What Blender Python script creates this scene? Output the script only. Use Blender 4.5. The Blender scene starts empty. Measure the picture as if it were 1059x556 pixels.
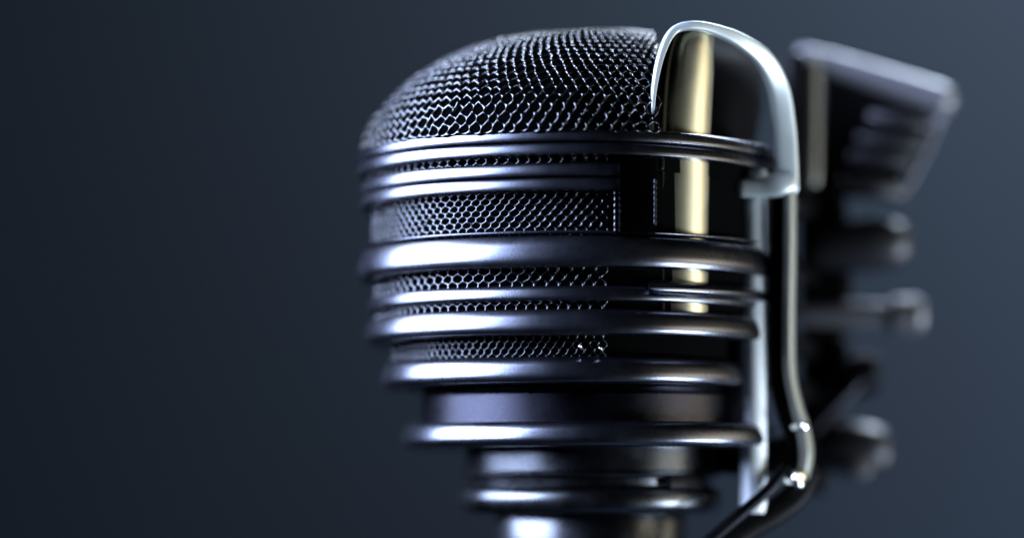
import bpy, bmesh, math, random
from mathutils import Vector, Matrix

random.seed(4)
SC = bpy.context.scene
COL = SC.collection
S = 0.00011          # one modelling unit = 0.11 mm
D = 2868.0           # camera distance from the microphone axis (units)
CX = -82.5           # camera x


def W(v):
    return Vector((v[0] * S, v[1] * S, v[2] * S))


def P(px, py, Y):
    """model-unit point seen at photo pixel (px,py) when it stands at depth Y"""
    f = (D + Y) / D
    return Vector((CX + (px - 529.5) * f, Y, (490 - py) * f))


# ------------------------------------------------------------------ materials
def nodes_of(m):
    m.use_nodes = True
    return m.node_tree.nodes, m.node_tree.links


def metal(name, base, rough, grain=0.15, grain_scale=9000, rough_var=0.12, metallic=1.0, spec=0.5, smear=None):
    m = bpy.data.materials.new(name)
    n, l = nodes_of(m)
    b = n['Principled BSDF']
    b.inputs['Metallic'].default_value = metallic
    b.inputs['Specular IOR Level'].default_value = spec
    tc = n.new('ShaderNodeTexCoord')
    # fine powder-coat grain
    no = n.new('ShaderNodeTexNoise'); no.inputs['Scale'].default_value = grain_scale
    no.inputs['Detail'].default_value = 3
    l.new(tc.outputs['Object'], no.inputs['Vector'])
    bp = n.new('ShaderNodeBump'); bp.inputs['Strength'].default_value = grain
    bp.inputs['Distance'].default_value = 0.00004
    l.new(no.outputs['Fac'], bp.inputs['Height'])
    l.new(bp.outputs['Normal'], b.inputs['Normal'])
    # broad handling smudges
    sm = n.new('ShaderNodeTexNoise'); sm.inputs['Scale'].default_value = 260
    sm.inputs['Detail'].default_value = 5; sm.inputs['Roughness'].default_value = 0.65
    l.new(tc.outputs['Object'], sm.inputs['Vector'])
    mr = n.new('ShaderNodeMapRange')
    mr.inputs['From Min'].default_value = 0.3; mr.inputs['From Max'].default_value = 0.7
    mr.inputs['To Min'].default_value = max(0.02, rough - rough_var * .5)
    mr.inputs['To Max'].default_value = rough + rough_var * .5
    l.new(sm.outputs['Fac'], mr.inputs['Value'])
    l.new(mr.outputs['Result'], b.inputs['Roughness'])
    cr = n.new('ShaderNodeMix'); cr.data_type = 'RGBA'
    cr.inputs['A'].default_value = (*base, 1)
    cr.inputs['B'].default_value = (*[c * 0.8 for c in base], 1)
    l.new(sm.outputs['Fac'], cr.inputs['Factor'])
    l.new(cr.outputs['Result'], b.inputs['Base Color'])
    return m


M_BAND = metal('satin_black_metal', (0.10, 0.105, 0.13), 0.26, 0.2, rough_var=0.07)
M_NECK = metal('satin_neck_metal', (0.065, 0.068, 0.075), 0.27, 0.15)
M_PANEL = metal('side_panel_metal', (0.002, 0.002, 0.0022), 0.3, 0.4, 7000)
M_LEG = metal('dull_leg_metal', (0.22, 0.22, 0.19), 0.45, 0.1, metallic=0.3)
M_CHROME = metal('pale_post_metal', (0.80, 0.86, 0.92), 0.4, 0.1, metallic=0.1)
M_BODY = metal('grained_black_metal', (0.024, 0.024, 0.032), 0.28, 0.3, 7000)
M_WIRE = metal('wire_metal', (0.05, 0.052, 0.057), 0.19, 0.12)
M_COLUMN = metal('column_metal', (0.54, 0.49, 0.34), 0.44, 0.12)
M_STRAP = metal('bright_strap_metal', (0.42, 0.47, 0.49), 0.4, 0.06, metallic=0.45)
M_DARK = metal('dark_mount_metal', (0.014, 0.014, 0.017), 0.42, 0.2)
M_LINER = metal('acoustic_liner', (0.002, 0.002, 0.002), 0.95, 0.2, 4000, 0.05, metallic=0.0, spec=0.0)
M_MOUNT = metal('grey_mount_metal', (0.16, 0.16, 0.18), 0.48, 0.1, metallic=0.6)
M_BLACK = metal('black_plastic', (0.003, 0.003, 0.0035), 0.45, 0.2, 5000, 0.1, metallic=0.0, spec=0.05)
M_POST = metal('dull_brass_post', (0.2, 0.195, 0.175), 0.5, 0.1)
M_HOUSING = metal('matte_black_housing', (0.003, 0.003, 0.0035), 0.7, 0.2, 5000, 0.1, metallic=0.0, spec=0.02)
M_KNOB = metal('satin_knob_metal', (0.025, 0.025, 0.03), 0.4, 0.1, metallic=0.5)
M_BOLT = metal('polished_bolt', (0.85, 0.84, 0.8), 0.18, 0.0)


# ------------------------------------------------------------------ mesh help
class MB:
    def __init__(self):
        self.v = []; self.f = []

    def grid(self, rows, close_u=True, close_v=False, cap=False):
        """rows: list of rings (each a list of points)"""
        base = len(self.v); n = len(rows[0]); m = len(rows)
        for r in rows:
            self.v += [tuple(p) for p in r]
        for i in range(m if close_v else m - 1):
            for j in range(n if close_u else n - 1):
                a = base + i * n + j; b = base + i * n + (j + 1) % n
                i2 = (i + 1) % m
                c = base + i2 * n + (j + 1) % n; d = base + i2 * n + j
                self.f.append((a, b, c, d))
        if cap:
            self.f.append(tuple(base + j for j in range(n))[::-1])
            self.f.append(tuple(base + (m - 1) * n + j for j in range(n)))

    def build(self, name, mat, parent=None, angle=40, bevel=0, subsurf=0):
        me = bpy.data.meshes.new(name)
        me.from_pydata([W(p) for p in self.v], [], self.f)
        bm = bmesh.new(); bm.from_mesh(me)
        bmesh.ops.remove_doubles(bm, verts=bm.verts, dist=S * 0.01)
        bmesh.ops.recalc_face_normals(bm, faces=bm.faces)
        bm.to_mesh(me); bm.free()
        me.shade_smooth()
        me.set_sharp_from_angle(angle=math.radians(angle))
        me.materials.append(mat)
        o = bpy.data.objects.new(name, me)
        COL.objects.link(o)
        if parent:
            o.parent = parent
            o.matrix_parent_inverse = Matrix.Translation(-parent.location)
        if bevel:
            b = o.modifiers.new('bevel', 'BEVEL'); b.width = bevel * S; b.segments = 3
            b.limit_method = 'ANGLE'; b.angle_limit = math.radians(40)
        if subsurf:
            s = o.modifiers.new('subsurf', 'SUBSURF'); s.levels = subsurf; s.render_levels = subsurf
        return o


def catmull(pts, n, closed=False):
    """n samples per segment"""
    out = []; m = len(pts)
    segs = m if closed else m - 1
    for i in range(segs):
        if closed:
            p0, p1, p2, p3 = pts[(i - 1) % m], pts[i], pts[(i + 1) % m], pts[(i + 2) % m]
        else:
            p0, p1, p2, p3 = pts[max(i - 1, 0)], pts[i], pts[i + 1], pts[min(i + 2, m - 1)]
        for k in range(n):
            t = k / n
            out.append(tuple(0.5 * ((2 * b) + (-a + c) * t + (2 * a - 5 * b + 4 * c - d) * t * t
                                    + (-a + 3 * b - 3 * c + d) * t ** 3)
                             for a, b, c, d in zip(p0, p1, p2, p3)))
    if not closed:
        out.append(tuple(pts[-1]))
    return out


# plan of the body, looking down; starts at the left tip and runs past the
# front (towards -Y) to the right and round the back
PLAN_CTRL = [(-239, -5), (-222, -100), (-158, -180), (-60, -222), (30, -220),
             (105, -178), (168, -98), (210, 0), (226, 105), (195, 205), (95, 255),
             (-40, 245), (-150, 180), (-215, 90)]
PLAN = catmull(PLAN_CTRL, 24, True)
NP = len(PLAN)
_L = [0.0]
for _i in range(NP):
    a, b = PLAN[_i], PLAN[(_i + 1) % NP]
    _L.append(_L[-1] + math.hypot(b[0] - a[0], b[1] - a[1]))
PER = _L[-1]


def plan(u):
    """point and outward normal at arc length fraction u (0..1)"""
    s = (u % 1.0) * PER
    lo, hi = 0, NP
    while hi - lo > 1:
        mid = (lo + hi) // 2
        if _L[mid] <= s: lo = mid
        else: hi = mid
    t = (s - _L[lo]) / (_L[lo + 1] - _L[lo])
    a, b = PLAN[lo], PLAN[(lo + 1) % NP]
    p = (a[0] + (b[0] - a[0]) * t, a[1] + (b[1] - a[1]) * t)
    pa, pb = PLAN[(lo - 1) % NP], PLAN[(lo + 2) % NP]
    tx, ty = pb[0] - pa[0], pb[1] - pa[1]
    q = math.hypot(tx, ty)
    return p, (ty / q, -tx / q)


def u_at_front_x(x):
    """u on the front half where plan x == x"""
    best, bu = 1e9, 0
    for i in range(1200):
        u = i / 1200 * 0.5
        p, _ = plan(u)
        if abs(p[0] - x) < best:
            best, bu = abs(p[0] - x), u
    return bu


def sweep(mb, profile, k, u0=None, u1=None, n=220, round_k=0.0, taper=0.0, dive=0.0):
    """profile [(offset outward, z)], closed section, swept along plan*k.
    round_k blends the plan towards a circle."""
    closed = u0 is None
    rows = []
    cnt = n if closed else n + 1
    for i in range(cnt):
        u = i / n if closed else u0 + (u1 - u0) * i / n
        p, nn = plan(u)
        x, y = p[0] * k, p[1] * k
        if round_k:
            a = math.atan2(y, x); R = 239 * k
            x = x * (1 - round_k) + math.cos(a) * R * round_k
            y = y * (1 - round_k) + math.sin(a) * R * round_k
            nx = nn[0] * (1 - round_k) + math.cos(a) * round_k
            ny = nn[1] * (1 - round_k) + math.sin(a) * round_k
            q = math.hypot(nx, ny); nn = (nx / q, ny / q)
        sc = 1.0
        if not closed and taper:
            d = min(i, cnt - 1 - i) / n * PER * abs(u1 - u0)
            if d < taper:
                sc = max(0.08, math.sqrt(max(0, 1 - (1 - d / taper) ** 2)))
        if dive:
            q = max(0.0, 1 - (cnt - 1 - i) / n * PER * abs(u1 - u0) / 70)
            q = q * q * (3 - 2 * q) * dive
            x -= nn[0] * q; y -= nn[1] * q
        zc = sum(z for _, z in profile) / len(profile)
        rows.append([(x + nn[0] * o * (sc if taper else 1), y + nn[1] * o * (sc if taper else 1),
                      zc + (z - zc) * sc) for o, z in profile])
    mb.grid(rows, True, closed, cap=not closed)


def half_round(zc, h, depth, back=-14, n=14, power=2.3, tilt=0.0):
    """half-round band section: h tall, bulging by depth"""
    pts = [(back, zc - h / 2)]
    c = min(2.2, h * .12)                      # small rolled edge
    pts.append((-depth - c * 1.6 + tilt * h / 2, zc - h / 2 + .1))
    for i in range(n + 1):
        q = -1 + 2 * i / n
        pts.append((-depth * abs(q) ** power - tilt * q * h / 2, zc + q * (h / 2 - c * .6)))
    pts.append((-depth - c * 1.6 - tilt * h / 2, zc + h / 2 - .1))
    pts.append((back, zc + h / 2))
    return pts


def double_band(zc, h, depth, back=-16, tilt=0.2):
    """two shallow beads with a fine groove between"""
    a = half_round(zc - h * .26, h * .5, depth, back, 9, 3.2, tilt)
    b = half_round(zc + h * .26, h * .5, depth, back, 9, 3.2, tilt)
    return a[:-1] + b[1:]


def tube(mb, pts, radii, n=14, per=8, sect=None, up=(0, -1, 0), caps=True, roundcap=True, smooth=True):
    """tube along pts; radii: list of (width, depth) or floats.
    sect exponent >2 gives a flat, strap-like section. 'up' is the depth axis"""
    data = [tuple(p) + ((r, r) if not isinstance(r, tuple) else r) for p, r in zip(pts, radii)]
    if smooth:
        data = catmull(data, per)
    e = sect or 2.0
    rows = []
    N = len(data)
    for i, d in enumerate(data):
        p = Vector(d[:3])
        t = (Vector(data[min(i + 1, N - 1)][:3]) - Vector(data[max(i - 1, 0)][:3])).normalized()
        upv = Vector(up)
        upv = (upv - t * upv.dot(t)).normalized()
        sd = t.cross(upv)
        rw, rd = d[3], d[4]

        def ring(pp, s):
            r = []
            for j in range(n):
                a = 2 * math.pi * j / n
                c, q = math.cos(a), math.sin(a)
                r.append(pp + sd * rw * s * math.copysign(abs(c) ** (2 / e), c)
                         + upv * rd * s * math.copysign(abs(q) ** (2 / e), q))
            return r
        if i == 0 and roundcap:
            for s in (0.15, .6, .88):
                rows.append(ring(p - t * min(rw, rd) * math.sqrt(1 - s * s), s))
        rows.append(ring(p, 1))
        if i == N - 1 and roundcap:
            for s in (.88, .6, .15):
                rows.append(ring(p + t * min(rw, rd) * math.sqrt(1 - s * s), s))
    mb.grid(rows, True, False, cap=caps)


def lathe(mb, profile, origin=(0, 0, 0), axis=(0, 0, 1), n=96):
    """profile [(r, h)] turned about axis through origin"""
    ax = Vector(axis).normalized()
    ref = Vector((0, 0, 1)) if abs(ax.z) < .9 else Vector((1, 0, 0))
    e1 = (ref - ax * ref.dot(ax)).normalized(); e2 = ax.cross(e1)
    o = Vector(origin)
    rows = [[o + ax * h + (e1 * math.cos(2 * math.pi * j / n) + e2 * math.sin(2 * math.pi * j / n)) * max(r, .01)
             for j in range(n)] for r, h in profile]
    mb.grid(rows, True, False, cap=True)


def lattice(name, mapf, nu, nv, wire, mat, parent, jitter=0.0, xmax=None, weave=0.0):
    """hexagonal wire cloth; mapf(a in 0..nu, b in 0..nv) -> point"""
    V = {}; verts = []; faces = []

    def vid(a, b):
        key = (round(a * 4), round(b * 20))
        if key not in V:
            V[key] = len(verts)
            q = mapf(min(max(a + random.uniform(-1, 1) * jitter, 0), nu),
                     min(max(b + random.uniform(-1, 1) * jitter, 0), nv),
                     weave if abs((b % 1.0) - .3) < .1 else -weave)
            verts.append(W(q))
        return V[key]
    for r in range(nv):
        off = 0.5 if r % 2 else 0.0
        for c in range(nu - 1):
            ca, cb = c + .5 + off, r + .5
            faces.append([vid(ca, cb - .8), vid(ca + .5, cb - .2), vid(ca + .5, cb + .2),
                          vid(ca, cb + .8), vid(ca - .5, cb + .2), vid(ca - .5, cb - .2)])
    me = bpy.data.meshes.new(name)
    me.from_pydata(verts, [], faces)
    bm = bmesh.new(); bm.from_mesh(me)
    bmesh.ops.remove_doubles(bm, verts=bm.verts, dist=S * 0.6)
    if xmax is not None:
        bmesh.ops.delete(bm, geom=[f for f in bm.faces if f.calc_center_median().x > xmax * S], context='FACES')
    bmesh.ops.recalc_face_normals(bm, faces=bm.faces)
    bmesh.ops.wireframe(bm, faces=bm.faces, thickness=wire * S, offset=0, use_replace=True,
                        use_boundary=True, use_even_offset=False, use_relative_offset=False)
    bm.to_mesh(me); bm.free()
    me.shade_smooth(); me.materials.append(mat)
    o = bpy.data.objects.new(name, me); COL.objects.link(o)
    o.parent = parent
    o.matrix_parent_inverse = Matrix.Translation(-parent.location)
    s = o.modifiers.new('subsurf', 'SUBSURF'); s.levels = 1; s.render_levels = 1
    return o


def thing(name, label, cat, loc):
    o = bpy.data.objects.new(name, None)
    o.empty_display_size = 0.01
    o.location = W(loc)
    COL.objects.link(o)
    o['label'] = label; o['category'] = cat
    return o


# =============================================================== 1 MICROPHONE
mic = thing('studio_microphone',
            'black metal studio microphone with woven wire dome and stacked shiny ring bands, in sharp focus',
            'microphone', (0, 0, -420))

# ---- dome -----------------------------------------------------------------
DOME = catmull([(238, 0), (232, 22), (221, 43), (194, 73), (164, 94), (136, 108), (105, 116), (60, 121), (20, 122.5)], 10)
DL = [0.0]
for a, b in zip(DOME, DOME[1:]):
    DL.append(DL[-1] + math.hypot(b[0] - a[0], b[1] - a[1]))
DZ = 326


def dome_pt(u, s, k=1.0):
    """s 0..1 along the dome profile"""
    d = s * DL[-1]
    for i in range(len(DL) - 1):
        if DL[i + 1] >= d or i == len(DL) - 2:
            t = (d - DL[i]) / (DL[i + 1] - DL[i])
            r = DOME[i][0] + (DOME[i + 1][0] - DOME[i][0]) * t
            z = DOME[i][1] + (DOME[i + 1][1] - DOME[i][1]) * t
            break
    p, _ = plan(u)
    kk = r / 239 * k
    x0 = 34 * s * s       # the crown leans back to the side rib
    return (p[0] * kk + x0, p[1] * kk, DZ + z * k)


U_BACK = -0.24
U_PANEL = 0.42
NU, NV = 84, 26
lattice('dome_grille', lambda a, b, h: dome_pt(U_BACK + (U_PANEL - U_BACK) * a / NU, (b / NV) * 0.965, 1 + h / 200),
        NU, NV, 6.9, M_WIRE, mic, jitter=0.17, xmax=57, weave=2.6)
mb = MB()
rows = [[dome_pt(U_BACK - .03 + (U_PANEL - U_BACK) * i / 120, min(j / 24, 1.0), 0.955) for i in range(121)] for j in range(25)]
mb.grid(rows, False, False)
mb.f = [q for q in mb.f if sum(mb.v[i][0] for i in q) / 4 < 60]
mb.build('dome_liner', M_LINER, mic)

# ---- core + sleeves -------------------------------------------------------
U_EDGE = u_at_front_x(15)      # end of the wire sleeves, start of the plain side panel
for k, z0, z1, nu, nv, w in ((.955, 292, 322, 66, 5, 4.0), (.94, 226, 292, 70, 12, 4.4),
                             (.93, 172, 226, 60, 8, 5.0), (.925, 142, 178, 66, 5, 4.0), (.855, 92, 146, 76, 9, 3.8)):
    lattice('sleeve_grille',
            lambda a, b, h, k=k, z0=z0, z1=z1, nu=nu, nv=nv: (lambda p: (p[0] * (k + h / 239), p[1] * (k + h / 239), z0 + (z1 - z0) * b / nv))(
                plan(U_BACK + (U_EDGE - U_BACK) * a / nu)[0]), nu, nv, w, M_WIRE, mic, jitter=0.11, weave=1.5)
    mb = MB()
    sweep(mb, [(-6, z0), (0, z0), (0, z1), (-6, z1)], k - .035)
    mb.build('sleeve_liner', M_LINER, mic)
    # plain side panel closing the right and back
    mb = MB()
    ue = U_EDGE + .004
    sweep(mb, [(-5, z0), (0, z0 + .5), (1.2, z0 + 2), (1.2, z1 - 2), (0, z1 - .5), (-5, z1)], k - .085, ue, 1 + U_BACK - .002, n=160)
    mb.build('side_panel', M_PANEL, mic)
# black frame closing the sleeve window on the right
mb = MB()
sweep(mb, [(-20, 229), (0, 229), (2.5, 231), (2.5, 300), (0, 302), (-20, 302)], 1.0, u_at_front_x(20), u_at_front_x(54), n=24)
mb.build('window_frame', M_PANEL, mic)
# beaded seam strips beside the sleeve window
for x, z0, z1 in ((17, 229, 278), (53, 238, 282)):
    u = u_at_front_x(x); p, nn = plan(u)
    mb = MB()
    k = .955 if x < 30 else 1.012
    for j in range(8):
        z = z0 + (z1 - z0) * (j + .5) / 8
        lathe(mb, [(0.2, -3.2), (1.3, -2.4), (1.8, 0), (1.3, 2.4), (.2, 3.2)],
              (p[0] * k + nn[0] * 1, p[1] * k + nn[1] * 1, z), n=10)
    mb.build('seam_strip', M_WIRE if x < 30 else M_BODY, mic)
# frame lip above the third band
mb = MB()
sweep(mb, half_round(231.5, 4.5, 4, -16, 8), .972)
mb.build('window_sill', M_BAND, mic)

# ---- ring bands -----------------------------------------------------------
U_TIP = u_at_front_x(184)
mb = MB(); sweep(mb, double_band(317, 25, 1.0, -20), 1.0, U_BACK - .02, U_TIP, n=170, taper=16)
mb.build('ring_band', M_BAND, mic)
mb = MB(); sweep(mb, double_band(284, 26, 1.0, -20), .99, U_BACK - .02, u_at_front_x(40), n=170)
mb.build('ring_band', M_BAND, mic)
for zc, h, dp, k in ((213, 31, 3.6, 1.0), (173.5, 16, 2.0, .955), (146, 25, 3.2, .972), (101, 26, 3.6, .9)):
    mb = MB(); sweep(mb, half_round(zc, h, dp, -24, 20, 3.0, 0.2), k)
    mb.build('ring_band', M_BAND, mic)
# right-hand end band between third and fourth
mb = MB(); sweep(mb, half_round(178, 18, 9, -18), 1.0, u_at_front_x(50), .62, n=90, taper=12)
mb.build('side_band', M_BAND, mic)
# ---- collar, flange, neck -------------------------------------------------
mb = MB(); sweep(mb, [(-60, 48), (-2, 48), (0, 50), (0, 79), (-2, 81), (-3, 86), (-60, 86)], .735, round_k=.45)
mb.build('collar', M_BODY, mic)
mb = MB(); sweep(mb, half_round(39.5, 25, 4.5, -70, 18, 3.0, 0.18), .815, round_k=.9)
mb.build('flange', M_BAND, mic)
mb = MB()
lathe(mb, [(60, 30), (128, 30), (130, 28), (130, 4), (133, 2.5), (134, 0), (133, -2), (127, -4), (126, -11), (131, -13.5),
           (135, -17), (136.5, -24), (135.5, -33), (131, -38), (124, -40), (60, -40)])
mb.build('neck', M_NECK, mic)
mb = MB()
lathe(mb, [(50, -36), (98, -40), (100, -46), (99, -90), (96, -160), (94, -420), (20, -420)])
mb.build('stem', M_NECK, mic)
# slot in the neck
c, s_ = math.cos(math.radians(-48)), math.sin(math.radians(-48))
mb = MB()
tube(mb, [(136.0 * math.cos(math.radians(a)), 136.0 * math.sin(math.radians(a)), -8) for a in (-57, -52, -47, -42, -37)],
     [(8, 3)] * 5, n=12, up=(c, s_, 0))
mb.build('neck_slot', M_BLACK, mic)

# ---- side rib (column) ----------------------------------------------------
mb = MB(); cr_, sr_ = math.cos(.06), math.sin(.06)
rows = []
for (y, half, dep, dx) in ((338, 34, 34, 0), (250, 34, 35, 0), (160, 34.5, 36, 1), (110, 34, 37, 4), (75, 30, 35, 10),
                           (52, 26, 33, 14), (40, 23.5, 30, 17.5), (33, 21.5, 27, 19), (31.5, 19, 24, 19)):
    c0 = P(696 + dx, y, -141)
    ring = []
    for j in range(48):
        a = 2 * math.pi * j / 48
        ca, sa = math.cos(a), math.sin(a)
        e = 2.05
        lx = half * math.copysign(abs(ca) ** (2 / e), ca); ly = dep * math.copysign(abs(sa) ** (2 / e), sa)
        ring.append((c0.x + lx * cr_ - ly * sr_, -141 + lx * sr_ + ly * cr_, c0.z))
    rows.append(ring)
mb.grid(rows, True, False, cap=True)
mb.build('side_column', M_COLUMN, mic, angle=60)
# black strip added over the rib's left side, standing in for its shade
mb = MB()
tube(mb, [P(680, 176, -166), P(680, 130, -167), P(684, 80, -166), P(690, 50, -163), P(697, 38, -158)],
     [(10, 24), (10, 24), (9.5, 24), (8.5, 22), (6, 18)], n=24, sect=2.6, up=(-.03, -1, 0))
tube(mb, [P(680, 335, -160), P(680, 250, -162), P(680, 170, -164)], [(10, 22)] * 3, n=24, sect=2.6, up=(-.03, -1, 0))
mb.build('column_shade_strip', M_PANEL, mic)
# rear housing seen through the strap arch
mb = MB(); rows = []
for z, hx, hy in ((318, 84, 160), (345, 92, 170), (385, 100, 170), (415, 98, 160), (436, 84, 135), (446, 60, 95), (449, 20, 30)):
    ring = []
    for j in range(56):
        a = 2 * math.pi * j / 56; ca, sa = math.cos(a), math.sin(a)
        ring.append((82 + hx * math.copysign(abs(ca) ** .7, ca), 90 + hy * math.copysign(abs(sa) ** .7, sa), z))
    rows.append(ring)
mb.grid(rows, True, False, cap=True)
mb.build('rear_housing', M_HOUSING, mic, angle=60)
# small set screws
for px, py in ((600, 358), (621, 360)):
    mb = MB(); lathe(mb, [(1.7, -6), (1.7, 1), (1.2, 1.8), (.2, 2.2)], P(px, py, -207), (-.3, -.9, .3), n=16)
    mb.build('set_screw', M_BOLT, mic)
# rear post
mb = MB()
lathe(mb, [(13.5, 0), (13.5, 345), (12, 347)], P(779, 530, -80), n=40)
mb.build('rear_post', M_CHROME, mic)

# ============================================================ 2 YOKE MOUNT
yoke = thing('yoke_mount',
             'bright silver strap yoke arching beside the microphone down to a pivot bolt',
             'microphone yoke', tuple(P(828, 494, -70)))
arch = [(674, 139, -204), (676, 95, -200), (684, 56, -190), (696, 33, -180), (714, 27, -176), (738, 31, -165),
        (766, 43, -150), (790, 62, -130), (805, 92, -112), (811, 130, -102), (813, 165, -98), (814, 196, -96)]
mb = MB()
tube(mb, [P(*a) for a in arch],
     [(1.4, 3), (2.4, 4), (3.4, 5), (4.0, 6), (4.4, 6), (5.2, 6), (7.4, 6), (9.5, 6), (10.5, 6), (11, 6), (11.5, 6), (11.5, 6)],
     n=28, per=10, sect=4, up=(.2, -1, 0))
mb.build('arch_strap', M_STRAP, yoke)
mb = MB()
tube(mb, [P(a[0] + 2, a[1] + 1.5, -148) for a in arch[:6]], [(1.6, 26), (2, 27), (3, 27), (3.4, 26), (3.4, 26), (3, 22)], n=16, sect=3.2, up=(-.03, -1, 0))
mb.build('strap_light_block', M_BLACK, yoke)  # added black plate inside the rim, keeps light off the column's left
mb = MB()
tube(mb, [P(768, 195, -104), P(786, 194, -104), P(804, 191, -104), P(816, 188, -100)], [(9, 7), (10, 7), (12, 8), (11, 8)],
     n=16, sect=3, up=(0, -1, 0))
mb.build('cross_lug', M_STRAP, yoke)
leg = [(817, 195, -96), (817, 260, -94), (816, 330, -90), (817, 385, -86), (824, 420, -82), (831, 445, -78), (834, 470, -76), (831, 492, -74)]
mb = MB()
tube(mb, [P(*a) for a in leg], [(5, 9)] * 5 + [(6, 9), (6, 9), (5, 8)], n=16, sect=3, up=(-.55, -1, 0))
mb.build('leg_strap', M_LEG, yoke)
mb = MB()
legb = [(805, 203, -88), (805, 260, -86), (804, 330, -82), (805, 390, -78), (813, 424, -74), (821, 448, -70), (826, 478, -66)]
tube(mb, [P(*a) for a in legb], [(8, 6), (9, 6), (9, 6), (9, 6), (10, 6), (10, 6), (9, 6)], n=16, sect=3.5)
mb.build('leg_web', M_BLACK, yoke)
for px, py, Y, r, ax in ((828, 494, -92, 10, (.97, -.93, .1)), (832, 440, -94, 4.5, (.97, -.93, .1))):
    mb = MB()
    lathe(mb, [(r * .8, -14), (r, -5), (r, 0), (r * .85, 2.2), (r * .4, 3.4), (.2, 3.6)], P(px, py, Y), ax, n=28)
    mb.build('pivot_bolt', M_BOLT, yoke)
mb = MB()
tube(mb, [P(752, 474, -20), P(790, 473, -30), P(822, 470, -45)], [(16, 22), (17, 22), (14, 18)], n=20, sect=4)
mb.build('pivot_block', M_BLACK, yoke)
for pts, w, m_ in ((((834, 488, -60), (822, 512, -66), (796, 532, -76), (762, 552, -88), (725, 582, -100)), 14, M_BLACK),
                   (((812, 484, -90), (792, 508, -100), (762, 534, -110), (722, 568, -120)), 6, M_DARK)):
    mb = MB(); tube(mb, [P(*a) for a in pts], [(w, w * .8)] * len(pts), n=16, sect=2.4)
    mb.build('brace_arm', m_, yoke)
mb = MB(); tube(mb, [P(765, 346, -60), P(792, 325, -70)], [3.5, 3.5], n=10, smooth=False)
mb.build('brace_pin', M_BLACK, yoke)

# ================================================= 3 REAR SHOCK MOUNT (soft)
RY = 175
rear = thing('shock_mount',
             'blurred dark shock mount clamp with knobs, behind the microphone at the right',
             'microphone mount', tuple(P(862, 500, RY)))
mb = MB()
tube(mb, [P(832, 60, RY), P(870, 70, RY), P(925, 88, RY), P(972, 104, RY)], [(13, 18), (14, 20), (16, 22), (18, 24)], n=20, sect=2.4)
mb.build('top_bar', M_MOUNT, rear)
mb = MB(); tube(mb, [P(823, 62, RY - 30), P(823, 130, RY - 30), P(824, 215, RY - 30)], [(13, 10)] * 3, n=16, sect=3)
mb.build('clamp_edge', M_BLACK, rear)
mb = MB()
quad = [(848, 72), (962, 112), (926, 200), (848, 196)]
fr = [P(x, y, RY - 6) for x, y in quad]; bk = [p + Vector((0, 46, 0)) for p in fr]
mb.grid([fr, bk], True, False, cap=True)
mb.build('clamp_plate', M_BLACK, rear, bevel=5)
for x0, x1, y0, y1, r in ((905, 958, 122, 132, 9), (893, 948, 144, 152, 8), (884, 938, 163, 169, 8), (876, 928, 192, 198, 13)):
    mb = MB()
    tube(mb, [P(x0, y0, RY - 12), P((x0 + x1) / 2, (y0 + y1) / 2 - 1, RY - 16), P(x1, y1, RY - 8)], [(r, 10), (r, 14), (r * .9, 12)], n=18, sect=2.4)
    mb.build('grip_rib', M_KNOB, rear)
mb = MB()
tube(mb, [P(841, 66, RY - 20), P(841, 130, RY - 20), P(840, 186, RY - 20)], [(8, 8)] * 3, n=18)
mb.build('clamp_post', M_POST, rear)
mb = MB()
tube(mb, [P(850, 196, RY + 10), P(854, 280, RY + 10), P(852, 360, RY + 10), P(848, 440, RY + 10), P(842, 500, RY + 10)],
     [(26, 12), (30, 12), (26, 12), (22, 12), (16, 12)], n=18, sect=3)
mb.build('mount_spine', M_BLACK, rear)


mb = MB(); tube(mb, [P(977, 112, RY), P(956, 158, RY), P(931, 204, RY)], [(5, 14), (5, 14), (5, 12)], n=14)
mb.build('edge_trim', M_MOUNT, rear)
for y0, y1, x1, rr in ((222, 214, 866, 11), (276, 288, 872, 9), (352, 362, 868, 12), (408, 402, 862, 11), (462, 462, 862, 12)):
    mb = MB(); tube(mb, [P(812, y0, -30), P(822, (y0 + y1) / 2, 60), P(840, y1, 190), P(x1, y1, RY)], [rr] * 4, n=16)
    mb.build('link_rod', M_BLACK, rear)


def knob(name, px0, px1, py0, py1, rad, mat, prof=None):
    a = P(px0, py0, RY - 10); b = P(px1, py1, RY - 10)
    L = (b - a).length
    prof = prof or [(.35, 0), (.4, .05), (.45, .3), (.9, .42), (1, .55), (1, .82), (.9, .94), (.55, 1), (.05, 1.02)]
    mbk = MB(); lathe(mbk, [(r * rad, h * L) for r, h in prof], a, b - a, n=40)
    return mbk.build(name, mat, rear)


knob('tension_knob', 840, 942, 258, 251, 30, M_KNOB,
     [(.6, 0), (.75, .1), (.95, .4), (1, .6), (.95, .8), (.75, .94), (.35, 1), (.05, 1.01)])
knob('clamp_bar', 825, 955, 324, 326, 14, M_MOUNT, [(.8, 0), (1, .05), (1, .7), (1.0, .72), (1.45, .76), (1.5, .95), (1.1, 1), (.05, 1.01)])
knob('tension_knob', 842, 908, 402, 382, 24, M_DARK)
knob('tension_knob', 838, 920, 462, 466, 30, M_KNOB,
     [(.5, 0), (.8, .15), (1, .4), (1, .7), (.85, .92), (.6, 1), (.05, 1.01)])
mb = MB(); tube(mb, [P(838, 446, RY - 30), P(868, 414, RY - 30), P(905, 376, RY - 20)], [(8, 8), (9, 8), (8, 8)], n=16)
mb.build('locking_lever', M_DARK, rear)
mb = MB(); lathe(mb, [(15, -8), (15, 0), (12, 2), (.2, 2.5)], P(890, 478, RY - 40), (.1, -.8, .5), n=28)
mb.build('knob_cap', M_MOUNT, rear)

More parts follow.
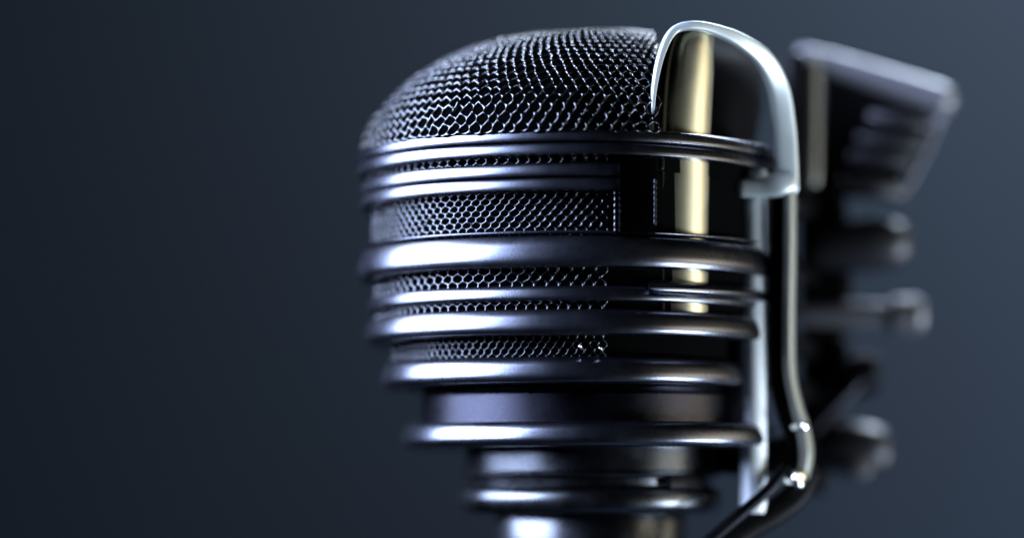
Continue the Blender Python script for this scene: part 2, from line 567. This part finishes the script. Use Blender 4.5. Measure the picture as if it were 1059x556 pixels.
# ================================================================ backdrop
bd = bpy.data.materials.new('backdrop_paper')
n, l = nodes_of(bd)
b = n['Principled BSDF']; b.inputs['Roughness'].default_value = 0.9
b.inputs['Specular IOR Level'].default_value = 0.1
tc = n.new('ShaderNodeTexCoord'); no = n.new('ShaderNodeTexNoise')
no.inputs['Scale'].default_value = 5.0; no.inputs['Detail'].default_value = 3
l.new(tc.outputs['Object'], no.inputs['Vector'])
mx = n.new('ShaderNodeMix'); mx.data_type = 'RGBA'
mx.inputs['A'].default_value = (0.100, 0.114, 0.160, 1); mx.inputs['B'].default_value = (0.082, 0.126, 0.166, 1)
l.new(no.outputs['Fac'], mx.inputs['Factor']); l.new(mx.outputs['Result'], b.inputs['Base Color'])
me = bpy.data.meshes.new('backdrop')
pts = []; NX = 24
prof = [(1.0, 1.3), (1.0, .6), (1.0, 0.0), (.99, -.25), (.95, -.4), (.85, -.5), (.7, -.54), (.3, -.55), (-.6, -.55)]
for yy, zz in prof:
    for i in range(NX + 1):
        pts.append((-1.6 + 3.2 * i / NX, yy, zz))
fc = [(r * (NX + 1) + i, r * (NX + 1) + i + 1, (r + 1) * (NX + 1) + i + 1, (r + 1) * (NX + 1) + i)
      for r in range(len(prof) - 1) for i in range(NX)]
me.from_pydata(pts, [], fc); me.shade_smooth(); me.materials.append(bd)
bo_ = bpy.data.objects.new('backdrop', me); COL.objects.link(bo_)
bo_['kind'] = 'structure'
bo_['label'] = 'plain dark blue grey paper backdrop behind the microphone'
bo_['category'] = 'backdrop'

# ================================================================== lights
w = bpy.data.worlds.new('World'); SC.world = w; w.use_nodes = True
w.node_tree.nodes['Background'].inputs['Color'].default_value = (0.25, 0.35, 0.6, 1)
w.node_tree.nodes['Background'].inputs['Strength'].default_value = 0.006


def area(name, loc, target, sx, sy, power, col, spread=180):
    d = bpy.data.lights.new(name, 'AREA'); d.shape = 'RECTANGLE'
    d.size = sx; d.size_y = sy; d.energy = power; d.color = col; d.spread = math.radians(spread)
    o = bpy.data.objects.new(name, d); COL.objects.link(o)
    o.location = loc
    o.rotation_euler = (Vector(target) - Vector(loc)).to_track_quat('-Z', 'Y').to_euler()
    return o


MC = (0, 0, .02)
area('softbox_key', (-.43, -.085, .20), MC, .58, .36, 11.0, (.56, .68, 1.0), 90)
area('softbox_high', (-.34, .06, .34), MC, .36, .2, 0.6, (.74, .83, 1.0), 80)
area('softbox_warm', (.40, -.05, .058), (0, 0, .04), .40, .10, 0.105, (1.0, .88, .60), 70)
area('softbox_side', (.38, -.10, -.13), (0.02, 0, .02), .20, .12, 0.55, (.74, .87, 1.0), 70)
area('softbox_rim', (.20, .30, .40), (0.05, .03, .02), 0.14, .18, 0.7, (.72, .84, 1.0), 70)
area('backdrop_lamp', (.36, .62, .46), (.26, 1.0, .12), .2, .2, 1.75, (.85, .92, 1.0))

# ================================================================== camera
cam = bpy.data.cameras.new('camera')
co = bpy.data.objects.new('camera', cam); COL.objects.link(co)
co.location = W((CX, -D, 0)); co.rotation_euler = (math.pi / 2, 0, 0)
cam.sensor_width = 36; cam.lens = 36 * D / 1059
cam.shift_y = (490 - 278) / 1059
cam.clip_start = 0.01; cam.clip_end = 50
cam.dof.use_dof = True
cam.dof.focus_distance = (D - 195) * S
cam.dof.aperture_fstop = 5.2
cam.dof.aperture_blades = 0
SC.camera = co

SC.render.engine = 'CYCLES'
SC.view_settings.view_transform = 'Standard'
SC.view_settings.look = 'None'
SC.view_settings.exposure = 0
SC.view_settings.gamma = 1
SC.cycles.use_denoising = True
SC.cycles.max_bounces = 8
SC.cycles.sample_clamp_indirect = 4
